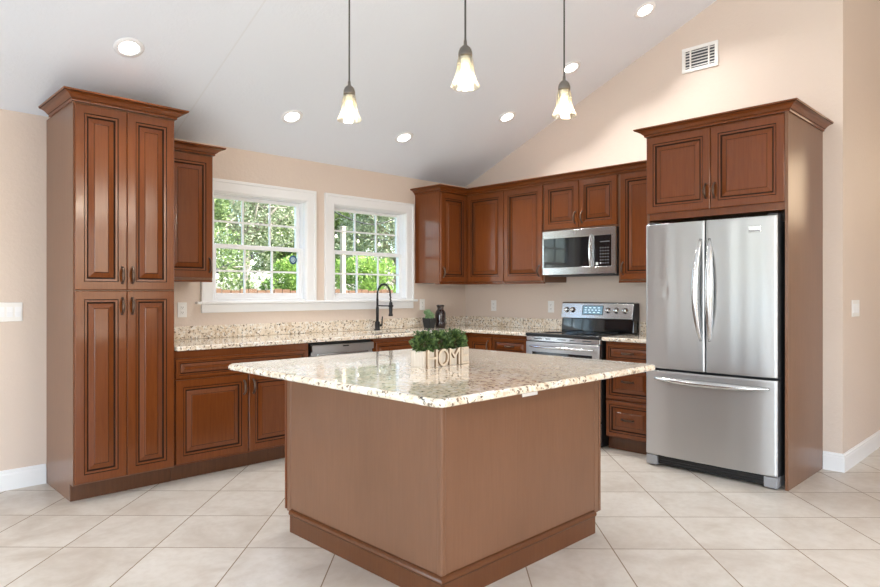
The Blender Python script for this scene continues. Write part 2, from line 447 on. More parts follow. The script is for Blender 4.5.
def casing(i, x0, x1):
    """side and head casing of one window: flat board, raised outer band"""
    m = MB(); cw = .097; T = 2.186
    path = [(x0, WZ0), (x0, WZ1), (x1, WZ1), (x1, WZ0)]
    pr = [(-.006, 0), (-.006, .012), (.006, .018), (cw - .026, .018), (cw - .022, .026), (cw - .004, .026), (cw, .020), (cw, 0)]
    # sweep in the wall plane: plan (x, z), up becomes -y
    q = MB().sweep([(p[0], p[1]) for p in path[::-1]], pr, 0)
    m.add([(v[0], -v[2], v[1]) for v in q.v], q.f)
    return struct('trim_%d' % i, m, 'white')
casing(1, *WIN[0]); casing(2, *WIN[1])
m = MB().box(-3.085, -.755, -.042, .058, WZ0 - .022, WZ0, 0, .006, 2); struct('trim_3', m, 'white')
m = MB().box(-3.040, -.795, -.018, -.0005, 1.114, WZ0 - .0225, 0, .004, 1); struct('trim_4', m, 'white')

# ------------------------------------------------------------------ cabinet parts (local frame: x along the wall, -y to the room)
def ring_faces(mb, x0, x1, z0, z1, steps):
    """steps: (inset, y, mat) concentric rectangles seen from -y, closed at the centre"""
    prev = None
    for ins, y, mat in steps:
        r = [(x0 + ins, y, z0 + ins), (x1 - ins, y, z0 + ins), (x1 - ins, y, z1 - ins), (x0 + ins, y, z1 - ins)]
        if prev: 
            for k in range(4): mb.add([prev[k], prev[(k + 1) % 4], r[(k + 1) % 4], r[k]], [(0, 1, 2, 3)], mat)
        prev = r
    mb.add(prev, [(0, 1, 2, 3)], 0)
def front(x0, x1, z0, z1, y, t=.02, rail=.050):
    """raised panel door or drawer front, face at y, glaze lines along its profile"""
    w, h = x1 - x0, z1 - z0
    k = min(1.0, (min(w, h) / 2) / (rail + .072)) if min(w, h) / 2 < rail + .072 else 1.0
    r = rail * k
    def q(v): return r + v * k
    mb = MB()
    st = [(0, y + t, 0), (0, y + .004, 0), (.004, y, 0), (r, y, 0), (q(.005), y + .004, 1), (q(.017), y + .0045, 0), (q(.021), y + .010, 1),
          (q(.027), y + .0105, 1), (q(.030), y + .0095, 0), (q(.056), y + .003, 0), (q(.0585), y + .0036, 1), (q(.061), y + .002, 0)]
    ring_faces(mb, x0, x1, z0, z1, st)
    mb.add([(x0, y + t, z0), (x1, y + t, z0), (x1, y + t, z1), (x0, y + t, z1)], [(0, 1, 2, 3)], 0)
    return mb
def pull(x, z, y, vert=True, L=.098):
    """arched bronze cabinet pull with flared ends"""
    mb = MB(); pts, rs = [], []
    for i in range(13):
        u = -1 + i / 6; d = .004 + .024 * (1 - abs(u) ** 2.4)
        p = (x, y - d, z + u * L / 2) if vert else (x + u * L / 2, y - d, z)
        pts.append(p); rs.append(.0052 + .0022 * (1 - u * u))
    mb.tube(pts, rs, 8, 0, True, 1.25)
    for e in (-1, 1):
        c = (x, y - .003, z + e * L / 2) if vert else (x + e * L / 2, y - .003, z)
        mb.lathe([(.0075, -.003), (.0085, 0), (.006, .004)], c, 10, 0, (0, -1, 0))
    return mb
CROWN = [(-.03, 0), (.010, 0), (.012, .006), (.010, .011), (.014, .014, 1), (.017, .016), (.023, .021), (.031, .030), (.044, .039), (.058, .043), (.062, .044, 1), (.066, .047), (.069, .052), (.069, .058), (-.03, .058)]
def crown(path, z): return MB().sweep(path, CROWN, z)
def cab_body(x0, x1, d, z0, z1, toe=0.0, mat='wood'):
    """box with face frame; toe > 0 adds the recessed toe kick under it"""
    mb = MB(); mb.box(x0, x1, -d, -.002, z0, z1, 0, .0015, 1)
    return mb

# ---- pantry
XA, XB = -4.100, -3.4915
t = thing('pantry_cabinet', 'tall four-door brown wooden pantry cabinet left of the window', 'cabinet', (XA, 0, 0))
w = XB - XA; D = .605
mb = MB().box(0, .018, -D, -.002, .105, 2.430); mb.box(0, .018, -.535, -.002, 0, .105); mb.box(w - .018, w, -D, -.002, .105, 2.43); mb.box(w - .018, w, -.535, -.002, 0, .105)
mb.box(.018, w - .018, -D + .001, -.002, .106, 2.43)
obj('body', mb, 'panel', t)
obj('toe_kick', MB().box(.0, w, -.549, -.5352, 0, .104), 'toe', t)
obj('crown_molding', crown([(0, -.10), (0, -D - .012), (w, -D - .012), (w, -.10)][::1], 2.430), ['wood', 'glaze'], t)
mid = w / 2
for z0, z1, hz in ((.115, 1.284, 1.19), (1.292, 2.418, 1.385)):
    for a, b, hx in ((.006, mid - .0015, mid - .030), (mid + .0015, w - .006, mid + .030)):
        d = obj('door', front(a, b, z0, z1, -D - .020), ['wood', 'glaze'], t); obj('handle', pull(hx, hz, -D - .020), 'bronze', d)

# ---- wall cabinet left of the window
t = thing('wall_cabinet', 'single-door brown wall cabinet hanging between pantry and window', 'cabinet', (-3.489, 0, 0))
w = .378; D = .360
obj('body', MB().box(0, w, -D, -.002, 1.366, 2.282, 0, .0015, 1), 'panel', t)
obj('light_rail', MB().box(.004, w, -D - .004, -D + .016, 1.352, 1.3655, 0, .003, 1), 'wood', t)
d = obj('door', front(.008, w - .006, 1.384, 2.272, -D - .020), ['wood', 'glaze'], t); obj('handle', pull(w - .032, 1.475, -D - .020), 'bronze', d)
obj('crown_molding', crown([(.001, -D - .012), (w, -D - .012), (w, -.002)], 2.282), ['wood', 'glaze'], t)

# ---- base cabinets on the window wall
def base_cab(label, x, w, parts, rz=0.0, loc=None, d=.590, name='base_cabinet', sink=False):
    t = thing(name, label, 'cabinet', loc or (x, 0, 0), rz)
    if sink: obj('body', MB().box(0, .018, -d, -.002, .105, .882).box(w - .018, w, -d, -.002, .105, .882).box(.018, w - .018, -d, -d + .018, .105, .882).box(.018, w - .018, -d + .018, -.002, .105, .123).box(.018, w - .018, -.010, -.002, .123, .882), 'wood', t)
    else: obj('body', MB().box(0, w, -d, -.002, .105, .882, 0, .0015, 1), 'wood', t)
    obj('toe_kick', MB().box(0, w, -.545, -.002, 0, .1045), 'toe', t)
    for kind, a, b, z0, z1, hx, hz in parts:
        f = obj(kind, front(a, b, z0, z1, -d - .020, .02, .050 if kind == 'door' else .030), ['wood', 'glaze'], t)
        if hx is not None: obj('handle', pull(hx, hz, -d - .020, kind == 'door'), 'bronze', f)
    return t
w = 1.054
base_cab('wide brown base cabinet with one long drawer front and two doors beside the pantry', -3.488, w, [
    ('drawer', .006, w - .03, .695, .828, None, None),
    ('door', .006, .532, .118, .683, .498, .590), ('door', .538, w - .03, .118, .683, .572, .590)])
w = .915
base_cab('brown sink base cabinet under the black faucet, right of the dishwasher', -1.786, w, [
    ('drawer', .02, w - .008, .695, .845, None, None),
    ('door', .02, .455, .118, .683, .42, .59), ('door', .461, w - .008, .118, .683, .495, .59)], sink=True)
# corner base (L shaped, lazy susan doors)
t = thing('corner_base_cabinet', 'L-shaped brown corner base cabinet behind the small plant', 'cabinet', (0, 0, 0))
L = [(-.868, -.002), (-.868, -.590), (-.590, -.590), (-.590, -.912), (-.002, -.912), (-.002, -.002)]
obj('body', MB().prism(L, .105, .882), 'wood', t)
obj('toe_kick', MB().prism([(-.868, -.002), (-.868, -.545), (-.545, -.545), (-.545, -.912), (-.002, -.912), (-.002, -.002)], 0, .1045), 'toe', t)
obj('door', front(-.864, -.612, .118, .845, -.610, .0195, .050), ['wood', 'glaze'], t)
r = bpy.data.objects.new('door', None)
def to_range_wall(mb):
    mb.v = [(y, -x, z) for x, y, z in mb.v]; return mb
bpy.data.objects.remove(r)
d = obj('door', to_range_wall(front(.612, .908, .118, .845, -.610, .0195, .050)), ['wood', 'glaze'], t)
obj('handle', to_range_wall(pull(.872, .765, -.610)), 'bronze', d)

# ---- drawer bases on the range wall
w = .428
base_cab('brown base cabinet with drawers tucked left of the range', 0, w, [
    ('drawer', .008, w - .012, .700, .845, w / 2, .775), ('drawer', .008, w - .012, .415, .690, w / 2, .57), ('drawer', .008, w - .012, .118, .405, w / 2, .27)],
    RW, (0, -.915, 0), name='drawer_cabinet')
w = .432
base_cab('narrow brown three-drawer base cabinet between range and refrigerator', 0, w, [
    ('drawer', .012, w - .006, .718, .862, w / 2 - .01, .790), ('drawer', .012, w - .006, .416, .706, w / 2 - .01, .565), ('drawer', .012, w - .006, .116, .402, w / 2 - .01, .262)],
    RW, (0, -2.129, 0), name='drawer_cabinet')

# ---- dishwasher
t = thing('dishwasher', 'stainless dishwasher with recessed handle under the counter below the windows', 'dishwasher', (-2.424, 0, 0))
w = .628
obj('tub', MB().box(.008, w - .008, -.58, -.05, .1, .868), 'black', t)
obj('toe_panel', MB().box(.012, w - .012, -.545, -.52, .0, .0995), 'black', t)
dr = obj('door', MB().box(.008, w - .006, -.618, -.5805, .11, .772, 0, .004, 2).box(.008, w - .006, -.600, -.5805, .772, .80), 'steel', t)
obj('control_panel', MB().box(.008, w - .006, -.622, -.5805, .800, .856, 0, .004, 2).box(.30, .36, -.6235, -.62, .836, .846, 1), ['steel', 'black'], t)
obj('handle_lip', MB().box(.06, w - .06, -.619, -.604, .776, .788, 0, .003, 1), 'chrome', t)

# ------------------------------------------------------------------ worktops
def slab(cells, z0, z1, bev=.007):
    """flat stone slab from plan cells sharing edges, with eased arrises"""
    b = bmesh.new(); vm = {}
    def V(x, y): 
        k = (round(x, 4), round(y, 4))
        if k not in vm: vm[k] = b.verts.new((x, y, z1))
        return vm[k]
    fs = [b.faces.new((V(x0, y0), V(x1, y0), V(x1, y1), V(x0, y1))) for x0, x1, y0, y1 in cells]
    g = bmesh.ops.extrude_face_region(b, geom=fs)
    for v in g['geom']:
        if isinstance(v, bmesh.types.BMVert): v.co.z = z0
    bmesh.ops.recalc_face_normals(b, faces=b.faces[:])
    ed = [e for e in b.edges if len(e.link_faces) == 2 and e.calc_face_angle() > .5 and abs(e.verts[0].co.z - e.verts[1].co.z) < 1e-5]
    bmesh.ops.bevel(b, geom=ed, offset=bev, segments=3, profile=.5, affect='EDGES')
    return MB().bm(b, 0)
sx0, sx1, sy0, sy1 = -1.74, -1.02, -.540, -.165
xs = [-3.488, sx0, sx1, -.648, -.002]; ys = [-.648, sy0, sy1, -.002]
cells = [(a, b, c, d) for a, b in zip(xs, xs[1:]) for c, d in zip(ys, ys[1:]) if not (a == sx0 and c == sy0)]
cells.append((-.648, -.002, -1.352, -.648))
tag(obj('countertop', slab(cells, .8835, .914), 'granite'), 'L-shaped speckled granite countertop with sink along the window wall', 'countertop')
tag(obj('countertop', slab([(-.648, -.002, -2.5635, -2.125)], .8835, .914), 'granite'), 'short speckled granite countertop between range and refrigerator', 'countertop')
mb = MB().box(-3.488, -.0225, -.022, -.0015, .9145, 1.016, 0, .003, 1); mb.box(-.022, -.0015, -1.352, -.022, .9145, 1.016, 0, .003, 1)
tag(obj('backsplash', mb, 'granite'), 'low granite backsplash strip under the windows running round the corner', 'backsplash')
tag(obj('backsplash', MB().box(-.022, -.0015, -2.5635, -2.125, .9145, 1.016, 0, .003, 1), 'granite'), 'short granite backsplash strip right of the range', 'backsplash')
# sink
t = thing('kitchen_sink', 'stainless undermount sink set in the counter in front of the faucet', 'sink', (0, 0, 0))
mb = MB(); a, b, c, d = sx0 - .012, sx1 + .012, sy0 - .012, sy1 + .012
mb.box(a, a + .012, c, d, .70, .883); mb.box(b - .012, b, c, d, .70, .883); mb.box(a, b, c, c + .012, .70, .883); mb.box(a, b, d - .012, d, .70, .883); mb.box(a, b, c, d, .69, .70)
obj('basin', mb, 'chrome', t); obj('drain', MB().lathe([(.045, 0), (.045, .004), (.03, .002)], ((a + b) / 2, (c + d) / 2, .7), 20), 'steel2', t)

# faucet
t = thing('faucet', 'matte black spring pull-down faucet in front of the right window', 'faucet', (-1.345, -.105, .9145))
obj('base', MB().lathe([(.030, 0), (.030, .008), (.024, .014), (.024, .075), (.020, .082), (.016, .086)], n=20), 'black_matte', t)
obj('stem', MB().lathe([(.0145, .086), (.0145, .215), (.011, .222), (.011, .30)], n=16), 'black_matte', t)
arc = [(0, 0, .28 + i * .01) for i in range(8)] + [(0, -.095 + .095 * math.cos(a), .345 + .095 * math.sin(a)) for a in [PI * i / 16 for i in range(1, 17)]] + [(0, -.192, .33), (0, -.196, .29), (0, -.198, .272)]
obj('hose', MB().tube(arc, .0065, 8), 'black_matte', t)
sp = []
NT_ = 230
for i in range(NT_ * 1):
    u = i / (NT_ - 1) * (len(arc) - 1); k = min(int(u), len(arc) - 2); p = Vector(arc[k]).lerp(Vector(arc[k + 1]), u - k)
    tg = (Vector(arc[k + 1]) - Vector(arc[k])).normalized(); n1 = Vector((1, 0, 0)); n2 = tg.cross(n1); a = u * 7.0
    sp.append(p + (n1 * math.cos(a) + n2 * math.sin(a)) * .0105)
obj('spring', MB().tube(sp, .0024, 5), 'black_matte', t)
sh = obj('spray_head', MB().lathe([(.011, .275), (.017, .262), (.018, .20), (.016, .17), (.021, .152), (.021, .140), (.0, .139)][::-1], (0, -.198, 0), 18), 'black_matte', t)
obj('dock_arm', MB().tube([(0, 0, .235), (0, -.10, .235), (0, -.178, .235)], .006, 8).lathe([(.0215, .226), (.0245, .226), (.0245, .244), (.0215, .244), (.0215, .226)], (0, -.198, 0), 18), 'black_matte', t)
obj('lever', MB().tube([(.02, 0, .045), (.045, 0, .045), (.055, 0, .052), (.058, -.004, .13)], [.013, .013, .008, .006], 10), 'black_matte', t)

# ------------------------------------------------------------------ upper cabinets on the range wall
t = thing('corner_wall_cabinet', 'L-shaped brown corner wall cabinet right of the right window', 'cabinet', (0, 0, 0))
D = .360; ZU0, ZU1 = 1.372, 2.282
obj('body', MB().prism([(-.7626, -.002), (-.7626, -D), (-D, -D), (-D, -.866), (-.002, -.866), (-.002, -.002)], ZU0, ZU1), 'wood', t)
obj('light_rail', MB().prism([(-.7626, -.3), (-.7626, -D - .004), (-D - .004, -D - .004), (-D - .004, -.866), (-D + .016, -.866), (-D + .016, -D + .016), (-.745, -D + .016), (-.745, -.3)], 1.358, ZU0 - .0005), 'wood', t)
d = obj('door', front(-.757, -.3815, 1.385, 2.272, -D - .02, .0195), ['wood', 'glaze'], t); obj('handle', pull(-.728, 1.478, -D - .02), 'bronze', d)
obj('door', to_range_wall(front(.3815, .862, 1.385, 2.272, -D - .02, .0195)), ['wood', 'glaze'], t)
def upper(label, y, w, z0, doors, rail=True):
    t = thing('wall_cabinet', label, 'cabinet', (0, y, 0), RW)
    obj('body', MB().box(0, w, -D, -.002, z0, ZU1, 0, .0015, 1), 'panel', t)
    if rail: obj('light_rail', MB().box(0, w, -D - .004, -D + .016, z0 - .014, z0 - .0005, 0, .002, 1), 'wood', t)
    for a, b, hx, hz in doors:
        d = obj('door', front(a, b, z0 + .013, ZU1 - .010, -D - .02), ['wood', 'glaze'], t); obj('handle', pull(hx, hz, -D - .02), 'bronze', d)
upper('tall single-door brown wall cabinet between corner cabinet and microwave', -.8675, .4785, ZU0, [(.004, .464, .432, 1.478)])
upper('short two-door brown wall cabinet above the microwave', -1.3475, .765, 1.838, [(.006, .381, .347, 1.942), (.385, .758, .419, 1.942)], False)
upper('single-door brown wall cabinet between microwave and refrigerator', -2.114, .448, ZU0, [(.022, .440, .050, 1.478)])
tag(obj('crown_molding', crown([(-.7626, -.002), (-.7626, -D - .012), (-D - .012, -D - .012), (-D - .012, -2.562)], 2.2825).box(-D - .012, -D - .004, -2.562, -D - .012, 2.274, 2.284), ['wood', 'glaze']), 'brown crown molding along the top of the range wall cabinets', 'molding')

# ------------------------------------------------------------------ fridge surround
t = thing('refrigerator_cabinet', 'brown refrigerator surround with two upper doors and tall side panels', 'cabinet', (0, -2.566, 0), RW)
w = .983; D = .737; ZT = 2.440
obj('body', MB().box(.0205, w - .0205, -D, -.002, 1.812, ZT, 0, .0015, 1), 'wood', t)
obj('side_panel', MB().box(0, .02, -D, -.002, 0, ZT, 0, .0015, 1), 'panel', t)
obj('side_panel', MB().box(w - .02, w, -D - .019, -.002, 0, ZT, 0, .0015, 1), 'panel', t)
for a, b, hx in ((.006, .4805, .452), (.4845, w - .022, .513)):
    d = obj('door', front(a, b, 1.862, 2.428, -D - .02), ['wood', 'glaze'], t); obj('handle', pull(hx, 1.985, -D - .02), 'bronze', d)
obj('crown_molding', crown([(0, -D + .36), (0, -D - .014), (w, -D - .014), (w, -.002)], ZT), ['wood', 'glaze'], t)

# ------------------------------------------------------------------ refrigerator
t = thing('refrigerator', 'stainless french door refrigerator with bottom freezer drawer', 'refrigerator', (0, -2.5865, 0), RW)
w = .914; FY = -.730
obj('case', MB().box(.006, w - .006, FY + .006, -.05, .03, 1.745, 0, .004, 1), 'dark_grey', t)
def bowed(x0, x1, z0, z1, dep=.070, bow=.012, X0=0, X1=w, dents=(), nx=28, nz=40, edge=.014):
    """door slab with a slightly bowed, round-edged steel face"""
    vs, fs = [], []
    us = [0, .004, .010, edge * 1.3] + [edge * 1.3 + (x1 - x0 - edge * 2.6) * i / nx for i in range(1, nx)] + [x1 - x0 - edge * 1.3, x1 - x0 - .010, x1 - x0 - .004, x1 - x0]
    zs = [0, .003, .008] + [.008 + (z1 - z0 - .016) * i / nz for i in range(1, nz)] + [z1 - z0 - .008, z1 - z0 - .003, z1 - z0]
    for zz in zs:
        for u in us:
            x = x0 + u; q = (x - (X0 + X1) / 2) / ((X1 - X0) / 2)
            y = FY - dep - bow * (1 - q * q) + .0007 * math.sin(x * 29) + .0004 * math.sin(x * 57 + 1)
            e = min(u, x1 - x0 - u); 
            if e < edge: y += .009 * (1 - math.sqrt(max(0, 1 - (1 - e / edge) ** 2)))
            e = min(zz, z1 - z0 - zz)
            if e < .008: y += .005 * (1 - math.sqrt(max(0, 1 - (1 - e / .008) ** 2)))
            for dx, dz, r, h in dents: y += h * math.exp(-((x - dx) ** 2 / r ** 2 + (z0 + zz - dz) ** 2 / (r * 1.3) ** 2))
            vs.append((x, y, z0 + zz))
    n = len(us)
    for j in range(len(zs) - 1):
        for i in range(n - 1): fs.append((j * n + i, j * n + i + 1, (j + 1) * n + i + 1, (j + 1) * n + i))
    mb = MB().add(vs, fs, 0, True)
    # sides and back
    B = FY
    lo = [vs[i] for i in range(n)]; hi = [vs[(len(zs) - 1) * n + i] for i in range(n)]
    for row, z in ((lo, z0), (hi, z1)):
        for i in range(n - 1): mb.add([row[i], row[i + 1], (row[i + 1][0], B, z), (row[i][0], B, z)], [(0, 1, 2, 3)], 1)
    for i in (0, n - 1):
        for j in range(len(zs) - 1):
            a, b = vs[j * n + i], vs[(j + 1) * n + i]; mb.add([a, b, (b[0], B, b[2]), (a[0], B, a[2])], [(0, 1, 2, 3)], 1)
    mb.add([(x0, B, z0), (x1, B, z0), (x1, B, z1), (x0, B, z1)], [(0, 1, 2, 3)], 1)
    return mb
def bar_handle(pts, r0, r1, mount):
    n = len(pts); rs = [r0 + (r1 - r0) * math.sin(PI * i / (n - 1)) ** .8 for i in range(n)]
    mb = MB().tube(pts, rs, 12, 0, True, .8)
    for a, b in mount: mb.tube([a, b], .010, 10)
    return mb
dl = obj('door', bowed(.002, .4485, .722, 1.776, dents=[(.162, 1.272, .013, .0065)]), ['steel', 'dark_grey'], t)
dr = obj('door', bowed(.4535, w - .002, .722, 1.776), ['steel', 'dark_grey'], t)
fz = obj('freezer_drawer', bowed(.002, w - .002, .085, .706), ['steel', 'dark_grey'], t)
for s, dd, x in ((-1, dl, .412), (1, dr, .490)):
    pts = []
    for i in range(25):
        u = -1 + i / 12; k = 1 - abs(u) ** 2.2
        pts.append((x + s * (.000) + s * .018 * (k - .5), FY - .080 - .050 * k, 1.293 + u * .355))
    obj('handle', bar_handle(pts, .010, .029, []), 'steel2', dd)
pts = []
for i in range(33):
    u = -1 + i / 16; k = 1 - abs(u) ** 3
    pts.append(((.472 + u * .395), FY - .078 - .046 * k, .650 - .004 * k))
obj('handle', bar_handle(pts, .010, .026, []), 'steel2', fz)
obj('badge', MB().box(.735, .815, FY - .0835, FY - .076, 1.672, 1.715, 0, .002, 1).box(.739, .811, FY - .0842, FY - .0834, 1.676, 1.686, 1), ['steel2', 'grey_plastic'], dr)
for a, b in ((.006, .07), (w - .07, w - .006)): obj('hinge_cover', MB().box(a, b, FY - .05, FY + .05, 1.777, 1.79, 0, .003, 1), 'dark_grey', t)
obj('toe_grille', MB().box(.085, w - .085, FY - .045, FY + .1, .018, .078, 0, .006, 2).box(.10, w - .10, FY - .050, FY - .044, .028, .034).box(.10, w - .10, FY - .050, FY - .044, .046, .052), 'black', t)
for a, b in ((.004, .088), (w - .088, w - .004)): obj('foot', MB().box(a, b, FY - .070, FY + .08, .010, .080, 0, .008, 2).box(a + .02, b - .02, FY - .03, FY + .04, 0, .012), 'grey_plastic', t)

# ------------------------------------------------------------------ range
t = thing('electric_range', 'stainless electric range with black glass cooktop and rear control panel', 'stove', (0, -1.3585, 0), RW)
w = .758
obj('body', MB().box(.004, w - .004, -.625, -.03, .012, .892, 0, .003, 1), 'black', t)
obj('cooktop', MB().box(0, w, -.668, -.03, .8925, .918, 0, .008, 3).box(.012, w - .012, -.655, -.10, .9175, .9205, 1, .001, 1), ['black', 'black_gloss'], t)
for cx, cy, r in ((.20, -.50, .105), (.56, -.50, .085), (.20, -.24, .075), (.56, -.24, .105)): obj('burner_ring', MB().lathe([(r - .002, .9206), (r, .9209), (r + .002, .9206)], (cx, cy, 0), 40), 'dark_grey', t)
obj('riser', MB().prism([(-.112, .919), (-.100, 1.036), (-.012, 1.036), (-.012, .919)], .004, w - .004, 'x', 0, .004), 'black_gloss', t)
bgp = [(-.118, 1.037), (-.092, 1.176), (-.084, 1.186), (-.014, 1.186), (-.014, 1.037)]
bp = obj('backguard', MB().prism(bgp, .0, w - .012, 'x', 0, .004), 'steel2', t)
obj('end_cap', MB().prism([(-.112, 1.03), (-.086, 1.18), (-.012, 1.18), (-.012, 1.03)], w - .0118, w, 'x', 0, .002), 'black', t)
nrm = Vector((0, -(1.176 - 1.037), -(-.118 + .092) * -1)).normalized()
nrm = Vector((0, -.139, .026)).normalized()
def on_guard(x, s, out=0.0):  # s: height along the sloped face
    p = Vector((x, -.118 + .026 * s, 1.037 + .139 * s)); return p + nrm * out
def guard_rect(mb, x0, x1, s0, s1, o0, o1, mat=0):
    vs = [on_guard(x, s, o) for o in (o0, o1) for x, s in ((x0, s0), (x1, s0), (x1, s1), (x0, s1))]
    mb.add(vs, [(0, 1, 2, 3), (7, 6, 5, 4), (0, 4, 5, 1), (1, 5, 6, 2), (2, 6, 7, 3), (3, 7, 4, 0)], mat)
mb = MB(); guard_rect(mb, .232, .452, .24, .86, -.002, .0015, 1); guard_rect(mb, .240, .444, .28, .82, .001, .0022)
dsp = obj('display', mb, ['lcd', 'dark_grey'], bp)
mb = MB()
for r in range(3):
    for k in range(4 if r != 1 else 5):
        x = .258 + k * (.045 if r != 1 else .036); s = .38 + r * .15
        guard_rect(mb, x, x + (.024 if r != 1 else .02), s, s + .05, .0022, .0026)
obj('display_digits', mb, 'lcd_ink', bp)
kn = None
for x in (.062, .128, .500, .585, .672):
    mb = MB().lathe([(.027, 0), (.027, .004), (.021, .006), (.019, .024), (.016, .027), (0, .027)], on_guard(x, .55, .0), 22, 0, nrm)
    mb.box(-.0035 + x, .0035 + x, on_guard(x, .55).y - .033, on_guard(x, .55).y - .018, on_guard(x, .55).z - .016, on_guard(x, .55).z + .022, 0, .001, 1)
    obj('knob', mb, 'chrome', t)
obj('front_trim', MB().box(.004, w - .004, -.655, -.6255, .848, .8915, 0, .004, 1), 'steel2', t)
for k in range(5): obj('vent_slot', MB().box(.09 + k * .125, .09 + k * .125 + (.085 if k % 2 == 0 else .05), -.6565, -.654, .868, .874), 'black', t)
od = obj('oven_door', MB().box(.004, w - .004, -.660, -.6255, .215, .842, 0, .006, 2), 'steel', t)
obj('oven_window', MB().box(.075, w - .075, -.6625, -.659, .34, .755, 0, .001, 1), 'black_gloss', od)
pts = [(.05 + (w - .1) * i / 20, -.664 - .048 * (1 - abs(-1 + i / 10) ** 4), .803) for i in range(21)]
obj('handle', bar_handle(pts, .009, .015, []), 'chrome', od)
obj('storage_drawer', MB().box(.004, w - .004, -.655, -.6255, .045, .205, 0, .005, 2), 'steel', t)
for x in (.06, w - .06):
    for y in (-.56, -.1): obj('foot', MB().lathe([(.018, 0), (.018, .012)], (x, y, 0), 12), 'black', t)

# ------------------------------------------------------------------ microwave
t = thing('microwave', 'stainless over-the-range microwave under the short wall cabinet', 'microwave', (0, -1.3555, 0), RW)
w = .756; MZ0, MZ1 = 1.436, 1.8355
obj('case', MB().box(.002, w - .002, -.385, -.004, MZ0, MZ1, 0, .002, 1), 'black', t)
obj('bottom_vent', MB().box(.03, w - .03, -.36, -.08, MZ0 - .012, MZ0 - .0005, 0, .003, 1), 'dark_grey', t)
mb = MB(); X = lambda f: f * w; Zf = lambda f: MZ0 + f * (MZ1 - MZ0)
F0, F1 = -.4055, -.3855
mb.box(0, w, F0, F1, Zf(.0), Zf(.165), 0, .003, 1); mb.box(0, w, F0, F1, Zf(.825), Zf(1), 0, .003, 1)
mb.box(0, X(.022), F0, F1, Zf(.165), Zf(.825)); mb.box(X(.945), w, F0, F1, Zf(.165), Zf(.825)); mb.box(X(.66), X(.725), F0, F1, Zf(.165), Zf(.825))
fr_ = obj('front_frame', mb, 'steel2', t)
obj('window_glass', MB().box(X(.022), X(.66), F0 + .003, F1, Zf(.165), Zf(.825)), 'black_gloss', t)
cp = obj('control_panel', MB().box(X(.725), X(.945), F0 + .002, F1, Zf(.165), Zf(.825)), 'black_gloss', t)
mb = MB()
for r in range(6):
    for c in range(4): mb.box(X(.80) + c * .024, X(.80) + c * .024 + .011, F0 + .001, F0 + .0025, Zf(.22) + r * .026, Zf(.22) + r * .026 + .010, 1 if (r, c) == (0, 0) else 0)
mb.box(X(.80), X(.92), F0 + .001, F0 + .0025, Zf(.68), Zf(.70)); mb.box(X(.745), X(.775), F0 + .001, F0 + .0025, Zf(.19), Zf(.25), 1)
obj('keypad', mb, ['print', 'plate'], cp)
pts = [(X(.692), F0 - .003 - .030 * (1 - abs(-1 + i / 8) ** 4), Zf(.14) + (Zf(.86) - Zf(.14)) * i / 16) for i in range(17)]
obj('handle', bar_handle(pts, .008, .012, []), 'chrome', t)
mb = MB().lathe([(.014, 0), (.014, .0015), (.0115, .0015), (.0115, .0005)], (X(.46), F0, Zf(.915)), 24, 0, (0, -1, 0))
mb.tube([(X(.46) - .006 + .006 * math.cos(a), F0 - .001, Zf(.915) + .005 * math.sin(a)) for a in [.6 + i * .5 for i in range(11)]], .0011, 5)
mb.tube([(X(.46) + .002 + .004 * math.cos(a), F0 - .001, Zf(.915) + .006 * math.sin(a)) for a in [.9 + i * .45 for i in range(11)]], .0011, 5)
obj('emblem', mb, 'grey_plastic', t)

# ------------------------------------------------------------------ island
IX0, IX1, IY0, IY1 = -3.395, -2.187, -3.055, -1.842
t = thing('kitchen_island', 'square brown wooden kitchen island base in the middle of the room', 'island', (IX0, IY0, 0))
lx, ly = IX1 - IX0, IY1 - IY0
obj('body', MB().box(.018, lx - .030, .018, ly - .030, .1, .8835).box(.001, lx - .076, .001, ly - .076, 0, .0999), 'inside', t)
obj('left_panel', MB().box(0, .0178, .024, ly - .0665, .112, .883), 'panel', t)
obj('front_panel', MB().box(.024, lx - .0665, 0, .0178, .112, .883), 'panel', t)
obj('corner_trim', MB().box(-.004, .0235, -.004, .0235, .112, .883, 0, .006, 2), 'panel', t)
obj('corner_trim', MB().box(-.002, .0178, ly - .0655, ly - .028, .100, .883, 0, .002, 1), 'panel', t)
obj('corner_trim', MB().box(lx - .0655, lx - .028, -.002, .0178, .100, .883, 0, .002, 1), 'panel', t)
for k in range(2):
    a, b = .004 + k * (lx - .024) / 2, .002 + (k + 1) * (lx - .024) / 2
    q = front(a, b, .108, .868, 0); q.v = [(lx - .022 - x_ + .0, ly - y_, z_) for x_, y_, z_ in q.v]
    d = obj('door', q, ['wood', 'glaze'], t)
    q = pull(b - .03 if k == 0 else a + .03, .78, 0); q.v = [(lx - .022 - x_, ly - y_, z_) for x_, y_, z_ in q.v]; obj('handle', q, 'bronze', d)
obj('side_panel', MB().box(lx - .020, lx, .0, ly - .024, .10, .883, 0, .002, 1), 'panel', t)
pr = [(0, 0), (.012, 0), (.012, .088), (.016, .092, 1), (.020, .096), (.021, .103), (.018, .111), (.011, .117), (.003, .119), (0, .119)]
obj('base_molding', MB().sweep([(-.0005, ly - .0755), (-.0005, -.0005), (lx - .0755, -.0005)], pr, 0), ['wood_dark', 'glaze'], t)

